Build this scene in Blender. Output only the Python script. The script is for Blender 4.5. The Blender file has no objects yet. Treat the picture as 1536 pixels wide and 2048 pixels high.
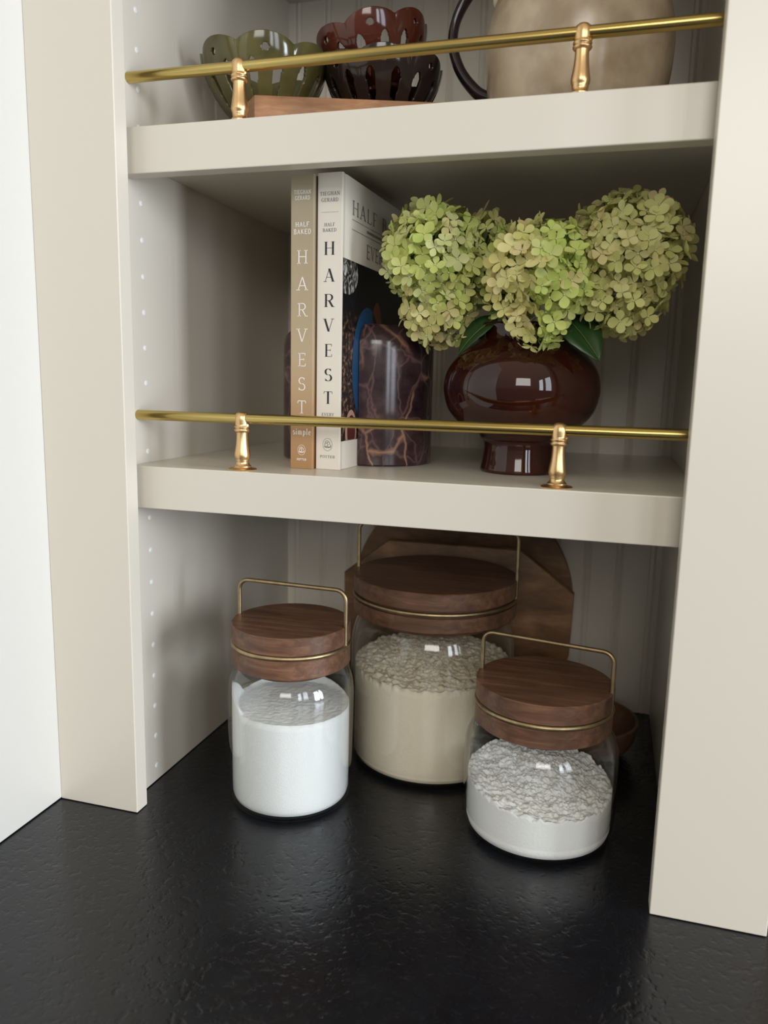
import bpy, bmesh, math, random
from mathutils import Vector, Matrix, noise
random.seed(7)
PI = math.pi
scn = bpy.context.scene
C = scn.collection

# ------------------------------------------------------------------ camera
RX, RL, RZ = 1.4059010877828801, 0.022141652078418863, 0.27979286290086186
cam_data = bpy.data.cameras.new('camera')
cam = bpy.data.objects.new('camera', cam_data); C.objects.link(cam)
cam_data.sensor_fit = 'VERTICAL'; cam_data.sensor_height = 36.0
cam_data.lens = 1552.217 / 2048 * 36.0
cam_data.clip_start = 0.02
cam.matrix_world = (Matrix.Translation((0.4040985, -0.5864337, 0.4061672)) @ Matrix.Rotation(RZ, 4, 'Z')
                    @ Matrix.Rotation(RX, 4, 'X') @ Matrix.Rotation(RL, 4, 'Z'))
cam_data.dof.use_dof = True
cam_data.dof.focus_distance = 0.69
cam_data.dof.aperture_fstop = 5.6
scn.camera = cam

# ------------------------------------------------------------------ light
scn.view_settings.view_transform = 'Standard'
scn.view_settings.look = 'None'
scn.view_settings.gamma = 1.0
scn.view_settings.use_curve_mapping = False
scn.view_settings.exposure = 0.38

world = bpy.data.worlds.new('room_light'); scn.world = world
world.use_nodes = True
wn = world.node_tree.nodes; wl = world.node_tree.links; wn.clear()
wo = wn.new('ShaderNodeOutputWorld'); bg = wn.new('ShaderNodeBackground')
tc = wn.new('ShaderNodeTexCoord'); sx = wn.new('ShaderNodeSeparateXYZ')
wl.new(tc.outputs['Generated'], sx.inputs[0])
rp = wn.new('ShaderNodeValToRGB')
mr = wn.new('ShaderNodeMapRange'); mr.inputs['From Min'].default_value = -1; mr.inputs['From Max'].default_value = 1
wl.new(sx.outputs['Z'], mr.inputs['Value']); wl.new(mr.outputs[0], rp.inputs[0])
cr = rp.color_ramp
cr.elements[0].position = 0.30; cr.elements[0].color = (0.20, 0.205, 0.215, 1)
cr.elements[1].position = 1.0; cr.elements[1].color = (1.00, 0.83, 0.62, 1)
e = cr.elements.new(0.49); e.color = (0.24, 0.24, 0.24, 1)
e = cr.elements.new(0.53); e.color = (0.42, 0.41, 0.40, 1)
e = cr.elements.new(0.75); e.color = (0.74, 0.63, 0.49, 1)
wl.new(rp.outputs[0], bg.inputs['Color']); bg.inputs['Strength'].default_value = 0.55
wl.new(bg.outputs[0], wo.inputs[0])

def area(name, loc, rot, sx_, sy_, power, color):
    l = bpy.data.lights.new(name, 'AREA'); l.shape = 'RECTANGLE'; l.size = sx_; l.size_y = sy_
    l.energy = power; l.color = color
    o = bpy.data.objects.new(name, l); C.objects.link(o); o.location = loc; o.rotation_euler = rot
    return o
# window to the right of the cabinet: two low casements close by, two taller ones further along
for y, z, hgt, wid, pw_ in ((-0.26, 0.48, 0.86, 0.30, 15.5), (-0.66, 0.48, 0.86, 0.34, 17.5), (-1.65, 0.95, 1.3, 0.50, 11.0), (-2.45, 0.95, 1.3, 0.50, 14.0)):
    area('window_daylight', (2.1, y, z), (0, math.radians(90), 0), hgt, wid, pw_, (0.84, 0.91, 1.0))
# added fill light behind the camera, brightening the cabinet's front faces
area('fill_light_rear', (0.9, -3.4, 1.5), (math.radians(90), 0, math.radians(5)), 1.3, 1.1, 27.0, (1.0, 0.97, 0.92))

# ------------------------------------------------------------------ constants of the place
A_, W, A2, T, E_, D = 0.0847, 0.45884, 0.0841, 0.01672, 0.01653, 0.3965
S = 0.02924
Z1T, Z1B, Z2T, Z2B = 0.3266, 0.28776, 0.61641, 0.57841
LIP = 0.016

# ------------------------------------------------------------------ materials
def mat(name, color, rough=0.5, metal=0.0, **kw):
    m = bpy.data.materials.new(name); m.use_nodes = True
    b = m.node_tree.nodes['Principled BSDF']
    b.inputs['Base Color'].default_value = (*color, 1)
    b.inputs['Roughness'].default_value = rough
    b.inputs['Metallic'].default_value = metal
    for k, v in kw.items():
        b.inputs[k.replace('_', ' ')].default_value = v
    return m
def srgb(r, g, b):
    f = lambda c: (c / 255 / 12.92) if c / 255 <= 0.04045 else ((c / 255 + 0.055) / 1.055) ** 2.4
    return (f(r), f(g), f(b))
def nodes(m): return m.node_tree.nodes, m.node_tree.links, m.node_tree.nodes['Principled BSDF']
def ramp(nt, stops, interp='LINEAR'):
    r = nt.new('ShaderNodeValToRGB'); c = r.color_ramp; c.interpolation = interp
    c.elements[0].position = stops[0][0]; c.elements[0].color = (*stops[0][1], 1)
    c.elements[1].position = stops[-1][0]; c.elements[1].color = (*stops[-1][1], 1)
    for p, col in stops[1:-1]:
        e = c.elements.new(p); e.color = (*col, 1)
    return r
def add_bump(m, scale, strength, dist=0.001, detail=4, stretch=(1, 1, 1), coord='Object'):
    n, l, b = nodes(m)
    t = n.new('ShaderNodeTexCoord'); mp = n.new('ShaderNodeMapping'); mp.inputs['Scale'].default_value = stretch
    nz = n.new('ShaderNodeTexNoise'); nz.inputs['Scale'].default_value = scale; nz.inputs['Detail'].default_value = detail
    bp = n.new('ShaderNodeBump'); bp.inputs['Strength'].default_value = strength; bp.inputs['Distance'].default_value = dist
    l.new(t.outputs[coord], mp.inputs[0]); l.new(mp.outputs[0], nz.inputs['Vector'])
    l.new(nz.outputs[0], bp.inputs['Height']); l.new(bp.outputs[0], b.inputs['Normal'])
    return nz, bp

M = {}
M['paint'] = mat('greige_paint', (0.655, 0.607, 0.52), 0.30)
add_bump(M['paint'], 260, 0.05, 0.0004)
M['panel'] = mat('white_paint', (0.66, 0.645, 0.60), 0.4)
add_bump(M['panel'], 200, 0.04, 0.0004)
M['plug'] = mat('plug_plastic', (0.76, 0.74, 0.69), 0.45)
M['crevice'] = mat('groove_paint', (0.665, 0.615, 0.535), 0.5)

def counter_mat():
    m = mat('black_leathered_granite', (0.010, 0.010, 0.011), 0.36)
    n, l, b = nodes(m)
    t = n.new('ShaderNodeTexCoord')
    v = n.new('ShaderNodeTexVoronoi'); v.inputs['Scale'].default_value = 420
    l.new(t.outputs['Object'], v.inputs['Vector'])
    r = ramp(n, [(0.0, (0.30, 0.27, 0.22)), (0.07, (0.02, 0.02, 0.021)), (0.14, (0.006, 0.006, 0.0075))])
    l.new(v.outputs['Distance'], r.inputs[0])
    nz0 = n.new('ShaderNodeTexNoise'); nz0.inputs['Scale'].default_value = 60; nz0.inputs['Detail'].default_value = 6
    l.new(t.outputs['Object'], nz0.inputs['Vector'])
    r0 = ramp(n, [(0.46, (0, 0, 0)), (0.58, (1, 1, 1))])
    l.new(nz0.outputs[0], r0.inputs[0])
    mx = n.new('ShaderNodeMix'); mx.data_type = 'RGBA'
    l.new(r0.outputs[0], mx.inputs[0]); mx.inputs[6].default_value = (0.0060, 0.0066, 0.0092, 1); l.new(r.outputs[0], mx.inputs[7])
    l.new(mx.outputs[2], b.inputs['Base Color'])
    n1 = n.new('ShaderNodeTexNoise'); n1.inputs['Scale'].default_value = 130; n1.inputs['Detail'].default_value = 3
    n2 = n.new('ShaderNodeTexNoise'); n2.inputs['Scale'].default_value = 18; n2.inputs['Detail'].default_value = 4
    n3 = n.new('ShaderNodeTexVoronoi'); n3.inputs['Scale'].default_value = 230; n3.feature = 'SMOOTH_F1'
    for q in (n1, n2, n3): l.new(t.outputs['Object'], q.inputs['Vector'])
    r3 = ramp(n, [(0.10, (0, 0, 0)), (0.34, (1, 1, 1))])
    l.new(n3.outputs['Distance'], r3.inputs[0])
    r1 = ramp(n, [(0.34, (0.3, 0.3, 0.3)), (0.46, (1, 1, 1))]); l.new(n1.outputs[0], r1.inputs[0])
    ad = n.new('ShaderNodeMath'); ad.operation = 'MULTIPLY_ADD'; ad.inputs[1].default_value = 0.30
    l.new(r3.outputs[0], ad.inputs[0]); l.new(r1.outputs[0], ad.inputs[2])
    ad2 = n.new('ShaderNodeMath'); ad2.operation = 'MULTIPLY_ADD'; ad2.inputs[1].default_value = 1.0
    l.new(n2.outputs[0], ad2.inputs[0]); l.new(ad.outputs[0], ad2.inputs[2])
    bp = n.new('ShaderNodeBump'); bp.inputs['Strength'].default_value = 0.45; bp.inputs['Distance'].default_value = 0.0006
    l.new(ad2.outputs[0], bp.inputs['Height']); l.new(bp.outputs[0], b.inputs['Normal'])
    rr = ramp(n, [(0.3, (0.20,) * 3), (0.7, (0.32,) * 3)]); l.new(n2.outputs[0], rr.inputs[0]); l.new(rr.outputs[0], b.inputs['Roughness'])
    return m
M['counter'] = counter_mat()

def wood(name, c0, c1, c2, rough=0.45, stretch=(3, 60, 60), scale=1.0, bump=0.15, fleck=None):
    m = mat(name, c1, rough); n, l, b = nodes(m)
    t = n.new('ShaderNodeTexCoord'); mp = n.new('ShaderNodeMapping'); mp.inputs['Scale'].default_value = stretch
    nz = n.new('ShaderNodeTexNoise'); nz.inputs['Scale'].default_value = 2.2 * scale; nz.inputs['Detail'].default_value = 7; nz.inputs['Roughness'].default_value = 0.65
    nz.inputs['Distortion'].default_value = 0.6
    l.new(t.outputs['Object'], mp.inputs[0]); l.new(mp.outputs[0], nz.inputs['Vector'])
    r = ramp(n, [(0.28, c0), (0.5, c1), (0.72, c2)])
    l.new(nz.outputs[0], r.inputs[0])
    big = n.new('ShaderNodeTexNoise'); big.inputs['Scale'].default_value = 22; big.inputs['Detail'].default_value = 3
    l.new(t.outputs['Object'], big.inputs['Vector'])
    rb = ramp(n, [(0.3, (0.72,) * 3), (0.7, (1.2,) * 3)]); l.new(big.outputs[0], rb.inputs[0])
    mx = n.new('ShaderNodeMix'); mx.data_type = 'RGBA'; mx.blend_type = 'MULTIPLY'; mx.inputs[0].default_value = 1
    l.new(r.outputs[0], mx.inputs[6]); l.new(rb.outputs[0], mx.inputs[7])
    l.new(mx.outputs[2], b.inputs['Base Color'])
    bp = n.new('ShaderNodeBump'); bp.inputs['Strength'].default_value = bump; bp.inputs['Distance'].default_value = 0.0006
    l.new(nz.outputs[0], bp.inputs['Height']); l.new(bp.outputs[0], b.inputs['Normal'])
    return m
M['lid'] = wood('walnut_stained_wood', (0.080, 0.036, 0.019), (0.135, 0.064, 0.036), (0.22, 0.115, 0.066), 0.42, (5, 70, 70))
M['slab'] = wood('light_cedar_wood', (0.34, 0.155, 0.065), (0.42, 0.205, 0.092), (0.52, 0.275, 0.14), 0.5, (4, 60, 120))
M['board'] = wood('olive_brown_wood', (0.10, 0.048, 0.02), (0.21, 0.11, 0.050), (0.33, 0.19, 0.09), 0.5, (6, 20, 14), 1.0)
M['board_dark'] = wood('dark_brown_wood', (0.075, 0.035, 0.018), (0.14, 0.068, 0.034), (0.20, 0.11, 0.055), 0.5, (6, 20, 14), 1.0)

def brass(name, c, rough, dark=0.6, stretch=(3, 120, 120)):
    m = mat(name, c, rough, 1.0); n, l, b = nodes(m)
    t = n.new('ShaderNodeTexCoord'); mp = n.new('ShaderNodeMapping'); mp.inputs['Scale'].default_value = stretch
    nz = n.new('ShaderNodeTexNoise'); nz.inputs['Scale'].default_value = 3; nz.inputs['Detail'].default_value = 5
    l.new(t.outputs['Object'], mp.inputs[0]); l.new(mp.outputs[0], nz.inputs['Vector'])
    r = ramp(n, [(0.3, tuple(x * dark for x in c)), (0.65, c)]); l.new(nz.outputs[0], r.inputs[0]); l.new(r.outputs[0], b.inputs['Base Color'])
    bp = n.new('ShaderNodeBump'); bp.inputs['Strength'].default_value = 0.12; bp.inputs['Distance'].default_value = 0.0002
    l.new(nz.outputs[0], bp.inputs['Height']); l.new(bp.outputs[0], b.inputs['Normal'])
    return m
M['rail'] = brass('aged_green_brass', (0.64, 0.49, 0.17), 0.25)
M['post'] = brass('brushed_gold_brass', (0.80, 0.54, 0.27), 0.32, 0.85, (60, 60, 4))
M['wire'] = brass('antique_brass_wire', (0.46, 0.35, 0.20), 0.42, 0.7, (40, 40, 40))

M['tan'] = mat('tan_book_cloth', srgb(170, 155, 128), 0.55)
n, l, b = nodes(M['tan'])
t = n.new('ShaderNodeTexCoord'); sp = n.new('ShaderNodeSeparateXYZ'); l.new(t.outputs['Object'], sp.inputs[0])
r = ramp(n, [(0.0, srgb(170, 128, 84)), (0.045, srgb(178, 142, 102)), (0.10, srgb(182, 160, 128)), (0.2574, srgb(160, 148, 124))])
l.new(sp.outputs['Z'], r.inputs[0]); l.new(r.outputs[0], b.inputs['Base Color'])
M['cream'] = mat('cream_book_cover', srgb(224, 216, 202), 0.5)
M['pages'] = mat('paper_pages', (0.72, 0.68, 0.60), 0.8)
add_bump(M['pages'], 30, 0.3, 0.0005, 2, (60, 1, 1))
M['ink_white'] = mat('white_ink', (0.85, 0.82, 0.74), 0.5)
M['ink_black'] = mat('black_ink', (0.02, 0.02, 0.025), 0.5)
M['ink_grey'] = mat('grey_ink', (0.16, 0.165, 0.17), 0.5)
M['ink_side'] = mat('cover_grey_ink', (0.30, 0.31, 0.27), 0.5)
def photo_mat():
    m = mat('dark_food_photo_print', (0.01, 0.01, 0.01), 0.35); n, l, b = nodes(m)
    t = n.new('ShaderNodeTexCoord'); sp = n.new('ShaderNodeSeparateXYZ'); l.new(t.outputs['Object'], sp.inputs[0])
    nz = n.new('ShaderNodeTexNoise'); nz.inputs['Scale'].default_value = 170; nz.inputs['Detail'].default_value = 6; nz.inputs['Roughness'].default_value = 0.7
    l.new(t.outputs['Object'], nz.inputs['Vector'])
    r = ramp(n, [(0.42, (0.004, 0.004, 0.005)), (0.52, (0.045, 0.022, 0.014)), (0.60, (0.22, 0.13, 0.07)), (0.70, (0.42, 0.30, 0.19))])
    l.new(nz.outputs[0], r.inputs[0])
    r2 = ramp(n, [(0.115, (1, 1, 1)), (0.145, (0.0, 0.0, 0.0))]); l.new(sp.outputs['Z'], r2.inputs[0])
    mx = n.new('ShaderNodeMix'); mx.data_type = 'RGBA'
    l.new(r2.outputs[0], mx.inputs[0]); mx.inputs[6].default_value = (0.005, 0.005, 0.007, 1); l.new(r.outputs[0], mx.inputs[7])
    l.new(mx.outputs[2], b.inputs['Base Color']); return m
M['photo'] = photo_mat()
M['blue'] = mat('blue_print', (0.012, 0.075, 0.18), 0.35)
M['silver'] = mat('silver_print', (0.42, 0.43, 0.42), 0.35)
n, l, b = nodes(M['silver'])
t = n.new('ShaderNodeTexCoord'); wv = n.new('ShaderNodeTexNoise'); wv.inputs['Scale'].default_value = 110; wv.inputs['Distortion'].default_value = 1.5
l.new(t.outputs['Object'], wv.inputs['Vector'])
r = ramp(n, [(0.42, (0.02, 0.02, 0.02)), (0.55, (0.22, 0.2, 0.18)), (0.68, (0.6, 0.62, 0.62))]); l.new(wv.outputs[0], r.inputs[0]); l.new(r.outputs[0], b.inputs['Base Color'])
M['orange'] = mat('orange_print', (0.20, 0.07, 0.02), 0.4)
M['pinkish'] = mat('pink_print', (0.50, 0.30, 0.22), 0.4)
M['maroon'] = mat('maroon_print', (0.09, 0.012, 0.01), 0.4)

def marble():
    m = mat('rosewood_marble', (0.05, 0.02, 0.02), 0.16); n, l, b = nodes(m)
    t = n.new('ShaderNodeTexCoord')
    nz = n.new('ShaderNodeTexNoise'); nz.inputs['Scale'].default_value = 14; nz.inputs['Detail'].default_value = 4
    l.new(t.outputs['Object'], nz.inputs['Vector'])
    mxv = n.new('ShaderNodeMix'); mxv.data_type = 'VECTOR'; mxv.inputs[0].default_value = 0.05
    l.new(t.outputs['Object'], mxv.inputs[4]); l.new(nz.outputs['Color'], mxv.inputs[5])
    def vein(scale, w, off):
        mp = n.new('ShaderNodeMapping'); mp.inputs['Location'].default_value = off; mp.inputs['Scale'].default_value = (1, 1, 0.55)
        l.new(mxv.outputs[1], mp.inputs[0])
        v = n.new('ShaderNodeTexVoronoi'); v.feature = 'DISTANCE_TO_EDGE'; v.inputs['Scale'].default_value = scale
        l.new(mp.outputs[0], v.inputs['Vector'])
        r = ramp(n, [(0.0, (1, 1, 1)), (w * .4, (0.55,) * 3), (w, (0, 0, 0))]); l.new(v.outputs['Distance'], r.inputs[0])
        return r
    v1 = vein(24, 0.040, (0.3, 0.2, 0.1)); v2 = vein(48, 0.05, (3, 1, 2))
    cl = n.new('ShaderNodeTexNoise'); cl.inputs['Scale'].default_value = 22; cl.inputs['Detail'].default_value = 8; cl.inputs['Roughness'].default_value = 0.7
    l.new(t.outputs['Object'], cl.inputs['Vector'])
    base = ramp(n, [(0.35, (0.022, 0.010, 0.012)), (0.55, (0.055, 0.030, 0.033)), (0.75, (0.14, 0.085, 0.085))])
    l.new(cl.outputs[0], base.inputs[0])
    mask = n.new('ShaderNodeTexNoise'); mask.inputs['Scale'].default_value = 16
    l.new(t.outputs['Object'], mask.inputs['Vector'])
    mr_ = ramp(n, [(0.42, (0, 0, 0)), (0.56, (1, 1, 1))]); l.new(mask.outputs[0], mr_.inputs[0])
    mul = n.new('ShaderNodeMath'); mul.operation = 'MULTIPLY'; l.new(v1.outputs[0], mul.inputs[0]); l.new(mr_.outputs[0], mul.inputs[1])
    mul2 = n.new('ShaderNodeMath'); mul2.operation = 'MULTIPLY'; l.new(v2.outputs[0], mul2.inputs[0]); mul2.inputs[1].default_value = 0.30
    m1 = n.new('ShaderNodeMix'); m1.data_type = 'RGBA'; l.new(mul2.outputs[0], m1.inputs[0]); l.new(base.outputs[0], m1.inputs[6]); m1.inputs[7].default_value = (0.34, 0.20, 0.18, 1)
    m2 = n.new('ShaderNodeMix'); m2.data_type = 'RGBA'; l.new(mul.outputs[0], m2.inputs[0]); l.new(m1.outputs[2], m2.inputs[6]); m2.inputs[7].default_value = (0.40, 0.22, 0.14, 1)
    l.new(m2.outputs[2], b.inputs['Base Color']); return m
M['marble'] = marble()

def glaze(name, c0, c1, rough=0.07, scale=9):
    m = mat(name, c0, rough); n, l, b = nodes(m)
    t = n.new('ShaderNodeTexCoord'); nz = n.new('ShaderNodeTexNoise'); nz.inputs['Scale'].default_value = scale; nz.inputs['Detail'].default_value = 4
    l.new(t.outputs['Object'], nz.inputs['Vector']); r = ramp(n, [(0.35, c0), (0.65, c1)]); l.new(nz.outputs[0], r.inputs[0]); l.new(r.outputs[0], b.inputs['Base Color'])
    bp = n.new('ShaderNodeBump'); bp.inputs['Strength'].default_value = 0.06; bp.inputs['Distance'].default_value = 0.002
    l.new(nz.outputs[0], bp.inputs['Height']); l.new(bp.outputs[0], b.inputs['Normal'])
    return m
M['vase'] = glaze('oxblood_glaze', (0.020, 0.0042, 0.0030), (0.048, 0.0100, 0.0042), 0.045)
M['green_glaze'] = glaze('olive_green_glaze', (0.070, 0.060, 0.020), (0.125, 0.108, 0.040), 0.12, 30)
M['dark_glaze'] = glaze('dark_brown_glaze', (0.013, 0.008, 0.007), (0.03, 0.018, 0.014), 0.12, 30)
M['red_glaze'] = glaze('red_brown_glaze', (0.060, 0.012, 0.007), (0.11, 0.026, 0.013), 0.1, 30)
M['jug'] = glaze('mottled_cream_glaze', (0.36, 0.275, 0.18), (0.56, 0.46, 0.33), 0.22, 26)
M['jug_dark'] = glaze('dark_plum_glaze', (0.012, 0.008, 0.010), (0.03, 0.018, 0.02), 0.12, 20)

def glass_mat():
    m = bpy.data.materials.new('clear_glass'); m.use_nodes = True
    n = m.node_tree.nodes; l = m.node_tree.links; n.clear()
    o = n.new('ShaderNodeOutputMaterial'); mx = n.new('ShaderNodeMixShader')
    tr = n.new('ShaderNodeBsdfTransparent'); tr.inputs[0].default_value = (0.975, 0.985, 0.98, 1)
    gl = n.new('ShaderNodeBsdfGlossy'); gl.inputs['Roughness'].default_value = 0.02; gl.inputs['Color'].default_value = (1, 1, 1, 1)
    lw = n.new('ShaderNodeLayerWeight'); lw.inputs['Blend'].default_value = 0.5
    pw = n.new('ShaderNodeMath'); pw.operation = 'POWER'; pw.inputs[1].default_value = 4.0
    l.new(lw.outputs['Facing'], pw.inputs[0])
    fr = n.new('ShaderNodeMath'); fr.operation = 'MULTIPLY_ADD'; fr.inputs[1].default_value = 0.75; fr.inputs[2].default_value = 0.035
    l.new(pw.outputs[0], fr.inputs[0])
    l.new(fr.outputs[0], mx.inputs[0]); l.new(tr.outputs[0], mx.inputs[1]); l.new(gl.outputs[0], mx.inputs[2]); l.new(mx.outputs[0], o.inputs[0])
    return m
M['glass'] = glass_mat()
def powder(name, c, scale, strength, sss=0.1):
    m = mat(name, c, 0.9); n, l, b = nodes(m)
    add_bump(m, scale, strength, 0.0012, 6)
    return m
M['sugar'] = powder('granulated_sugar', (0.80, 0.80, 0.795), 900, 0.35)
M['flour'] = powder('wheat_flour', (0.78, 0.68, 0.53), 420, 0.35)
M['white_flour'] = powder('white_flour', (0.88, 0.87, 0.85), 420, 0.35)

def petal_mat():
    m = mat('hydrangea_petal', (0.5, 0.55, 0.2), 0.55); n, l, b = nodes(m)
    at = n.new('ShaderNodeAttribute'); at.attribute_name = 'tint'
    l.new(at.outputs['Color'], b.inputs['Base Color'])
    o = n['Material Output']; tl = n.new('ShaderNodeBsdfTranslucent'); l.new(at.outputs['Color'], tl.inputs['Color'])
    mx = n.new('ShaderNodeMixShader'); mx.inputs[0].default_value = 0.22
    l.new(b.outputs[0], mx.inputs[1]); l.new(tl.outputs[0], mx.inputs[2]); l.new(mx.outputs[0], o.inputs['Surface'])
    return m
M['petal'] = petal_mat()
M['leaf'] = mat('dark_green_leaf', (0.022, 0.062, 0.016), 0.35)
add_bump(M['leaf'], 120, 0.3, 0.0006)
M['stem'] = mat('green_stem', (0.09, 0.13, 0.03), 0.5)

# ------------------------------------------------------------------ mesh helpers
def obj(name, bm, m, parent=None, loc=(0, 0, 0), rot=(0, 0, 0), smooth=True, sharp=35):
    bmesh.ops.recalc_face_normals(bm, faces=bm.faces)
    me = bpy.data.meshes.new(name); bm.to_mesh(me); bm.free()
    me.materials.append(m)
    if smooth:
        me.shade_smooth(); me.set_sharp_from_angle(angle=math.radians(sharp))
    o = bpy.data.objects.new(name, me); C.objects.link(o)
    o.location = loc; o.rotation_euler = rot
    if parent: o.parent = parent
    return o
def thing(name, label, cat, loc=(0, 0, 0), rotz=0, group=None):
    o = bpy.data.objects.new(name, None); C.objects.link(o); o.empty_display_size = 0.03
    o.location = loc; o.rotation_euler = (0, 0, rotz)
    return tag(o, label, cat, group)
def tag(o, label, cat, group=None, kind=None):
    o['label'] = label; o['category'] = cat
    if group: o['group'] = group
    if kind: o['kind'] = kind
    return o
def structure(o, label=None):
    o['kind'] = 'structure'
    if label: o['label'] = label
    return o
def new(): return bmesh.new()
def box(bm, x0, x1, y0, y1, z0, z1, bev=0.0):
    r = bmesh.ops.create_cube(bm, size=1)
    vs = r['verts']
    for v in vs:
        v.co = Vector(((x0 + x1) / 2 + v.co.x * (x1 - x0), (y0 + y1) / 2 + v.co.y * (y1 - y0), (z0 + z1) / 2 + v.co.z * (z1 - z0)))
    if bev:
        es = list({e for v in vs for e in v.link_edges})
        bmesh.ops.bevel(bm, geom=es, offset=bev, segments=2, affect='EDGES', profile=0.5)
def lathe(bm, prof, seg=96, rf=None, cap=False):
    """prof: list of (r, z); rf(angle, i, r, z) -> (r, z)"""
    rings = []
    for i, (r, z) in enumerate(prof):
        if r < 1e-6:
            rings.append([bm.verts.new((0, 0, z))]); continue
        ring = []
        for k in range(seg):
            a = 2 * PI * k / seg
            rr, zz = rf(a, i, r, z) if rf else (r, z)
            ring.append(bm.verts.new((rr * math.cos(a), rr * math.sin(a), zz)))
        rings.append(ring)
    for a, b in zip(rings, rings[1:]):
        for k in range(seg):
            k2 = (k + 1) % seg
            if len(a) == 1 and len(b) == 1: continue
            if len(a) == 1: bm.faces.new((a[0], b[k], b[k2]))
            elif len(b) == 1: bm.faces.new((a[k], b[0], a[k2]))
            else: bm.faces.new((a[k], b[k], b[k2], a[k2]))
    return rings
def spline(pts, n=8):
    """Catmull-Rom through 2-D/3-D points"""
    P = [Vector(p) for p in pts]; P = [P[0] * 2 - P[1]] + P + [P[-1] * 2 - P[-2]]
    out = []
    for i in range(1, len(P) - 2):
        for k in range(n):
            t = k / n; a, b, c, d = P[i - 1:i + 3]
            out.append(0.5 * ((2 * b) + (-a + c) * t + (2 * a - 5 * b + 4 * c - d) * t * t + (-a + 3 * b - 3 * c + d) * t ** 3))
    out.append(P[-2].copy()); return out
def tube(bm, pts, r, seg=12, closed=False, rfun=None, flat=None):
    pts = [Vector(p) for p in pts]; n = len(pts); rings = []
    prev = None
    for i, p in enumerate(pts):
        if closed: tg = (pts[(i + 1) % n] - pts[i - 1])
        else: tg = (pts[min(i + 1, n - 1)] - pts[max(i - 1, 0)])
        tg.normalize()
        if prev is None:
            up = Vector((0, 0, 1)) if abs(tg.z) < 0.9 else Vector((0, 1, 0))
            nx = tg.cross(up).normalized()
        else:
            nx = (prev - tg * prev.dot(tg)).normalized()
        prev = nx; ny = tg.cross(nx)
        rr = rfun(i / (n - 1)) if rfun else r
        fx, fy = flat if flat else (1, 1)
        rings.append([bm.verts.new(p + nx * math.cos(2 * PI * k / seg) * rr * fx + ny * math.sin(2 * PI * k / seg) * rr * fy) for k in range(seg)])
    m = n if closed else n - 1
    for i in range(m):
        a, b = rings[i], rings[(i + 1) % n]
        for k in range(seg): bm.faces.new((a[k], a[(k + 1) % seg], b[(k + 1) % seg], b[k]))
    if not closed:
        bm.faces.new(rings[0][::-1]); bm.faces.new(rings[-1])
def prism(bm, outline, z0, z1, bev=0.0):
    vb = [bm.verts.new((x, y, z0)) for x, y in outline]; vt = [bm.verts.new((x, y, z1)) for x, y in outline]
    n = len(outline)
    bm.faces.new(vb[::-1]); bm.faces.new(vt)
    for k in range(n): bm.faces.new((vb[k], vb[(k + 1) % n], vt[(k + 1) % n], vt[k]))
    if bev:
        es = [e for e in bm.edges if len(e.link_faces) == 2 and (all(v in vt for v in e.verts) or all(v in vb for v in e.verts))]
        bmesh.ops.bevel(bm, geom=es, offset=bev, segments=2, affect='EDGES', profile=0.5)

# ================================================================== SETTING
bm = new(); box(bm, -A_ - 0.02, -A_, -0.62, 0.03, 0.001, 1.25, 0.001)
structure(obj('wall_left', bm, M['panel'], smooth=False), 'white painted panel at far left, at right angles to the cabinet front')

cab = bpy.data.objects.new('trim_1', None); C.objects.link(cab)
structure(cab, 'greige painted built-in cabinet frame around the shelves')
# left stile
bm = new(); box(bm, -A_, 0, 0, T, 0.0006, 1.25, 0.0008); obj('stile', bm, M['paint'], cab, smooth=False)
bm = new(); box(bm, W, W + A2, 0, T, 0.0006, 1.25, 0.0008); obj('stile', bm, M['paint'], cab, smooth=False)
# side panels of the carcass
bm = new(); box(bm, -E_ - 0.018, -E_, T, D, 0.0012, 1.2); sp_l = obj('side_panel', bm, M['paint'], cab, smooth=False)
bm = new(); box(bm, W + E_, W + E_ + 0.018, T, D, 0.0012, 1.2); obj('side_panel', bm, M['paint'], cab, smooth=False)
bm = new(); box(bm, -E_, W + E_, T, D, 0.8705, 0.8885); obj('top_panel', bm, M['paint'], cab, smooth=False)
# beadboard back
bm = new()
xs = []
x = -E_ - 0.02
prof = []
P_ = 0.0392; x0 = 0.2276 - P_ * 7
k = 0
while x0 + k * P_ < W + E_ + 0.02:
    b0 = x0 + k * P_
    prof += [(b0 - 0.0014, 0), (b0 - 0.0002, 0.0012), (b0 + 0.0002, 0.0012), (b0 + 0.0014, 0.0004), (b0 + 0.0035, -0.0006), (b0 + 0.0056, 0.0004), (b0 + 0.0068, 0.0012), (b0 + 0.0072, 0.0012), (b0 + 0.0084, 0)]
    k += 1
prof = [p for p in prof if -E_ - 0.018 < p[0] < W + E_ + 0.018]
prof = [(-E_ - 0.018, 0)] + prof + [(W + E_ + 0.018, 0)]
lo = [bm.verts.new((p[0], D + p[1], 0.001)) for p in prof]; hi = [bm.verts.new((p[0], D + p[1], 1.2)) for p in prof]
for i in range(len(prof) - 1): bm.faces.new((lo[i], lo[i + 1], hi[i + 1], hi[i]))
bl = [bm.verts.new((prof[0][0], D + 0.012, z)) for z in (0.001, 1.2)]; br = [bm.verts.new((prof[-1][0], D + 0.012, z)) for z in (0.001, 1.2)]
bm.faces.new((bl[0], bl[1], br[1], br[0])); bm.faces.new((lo[0], hi[0], bl[1], bl[0])); bm.faces.new((lo[-1], br[0], br[1], hi[-1]))
o = obj('wall_back', bm, M['paint'], None, sharp=25); structure(o, 'greige beadboard back wall of the cabinet')
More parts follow.
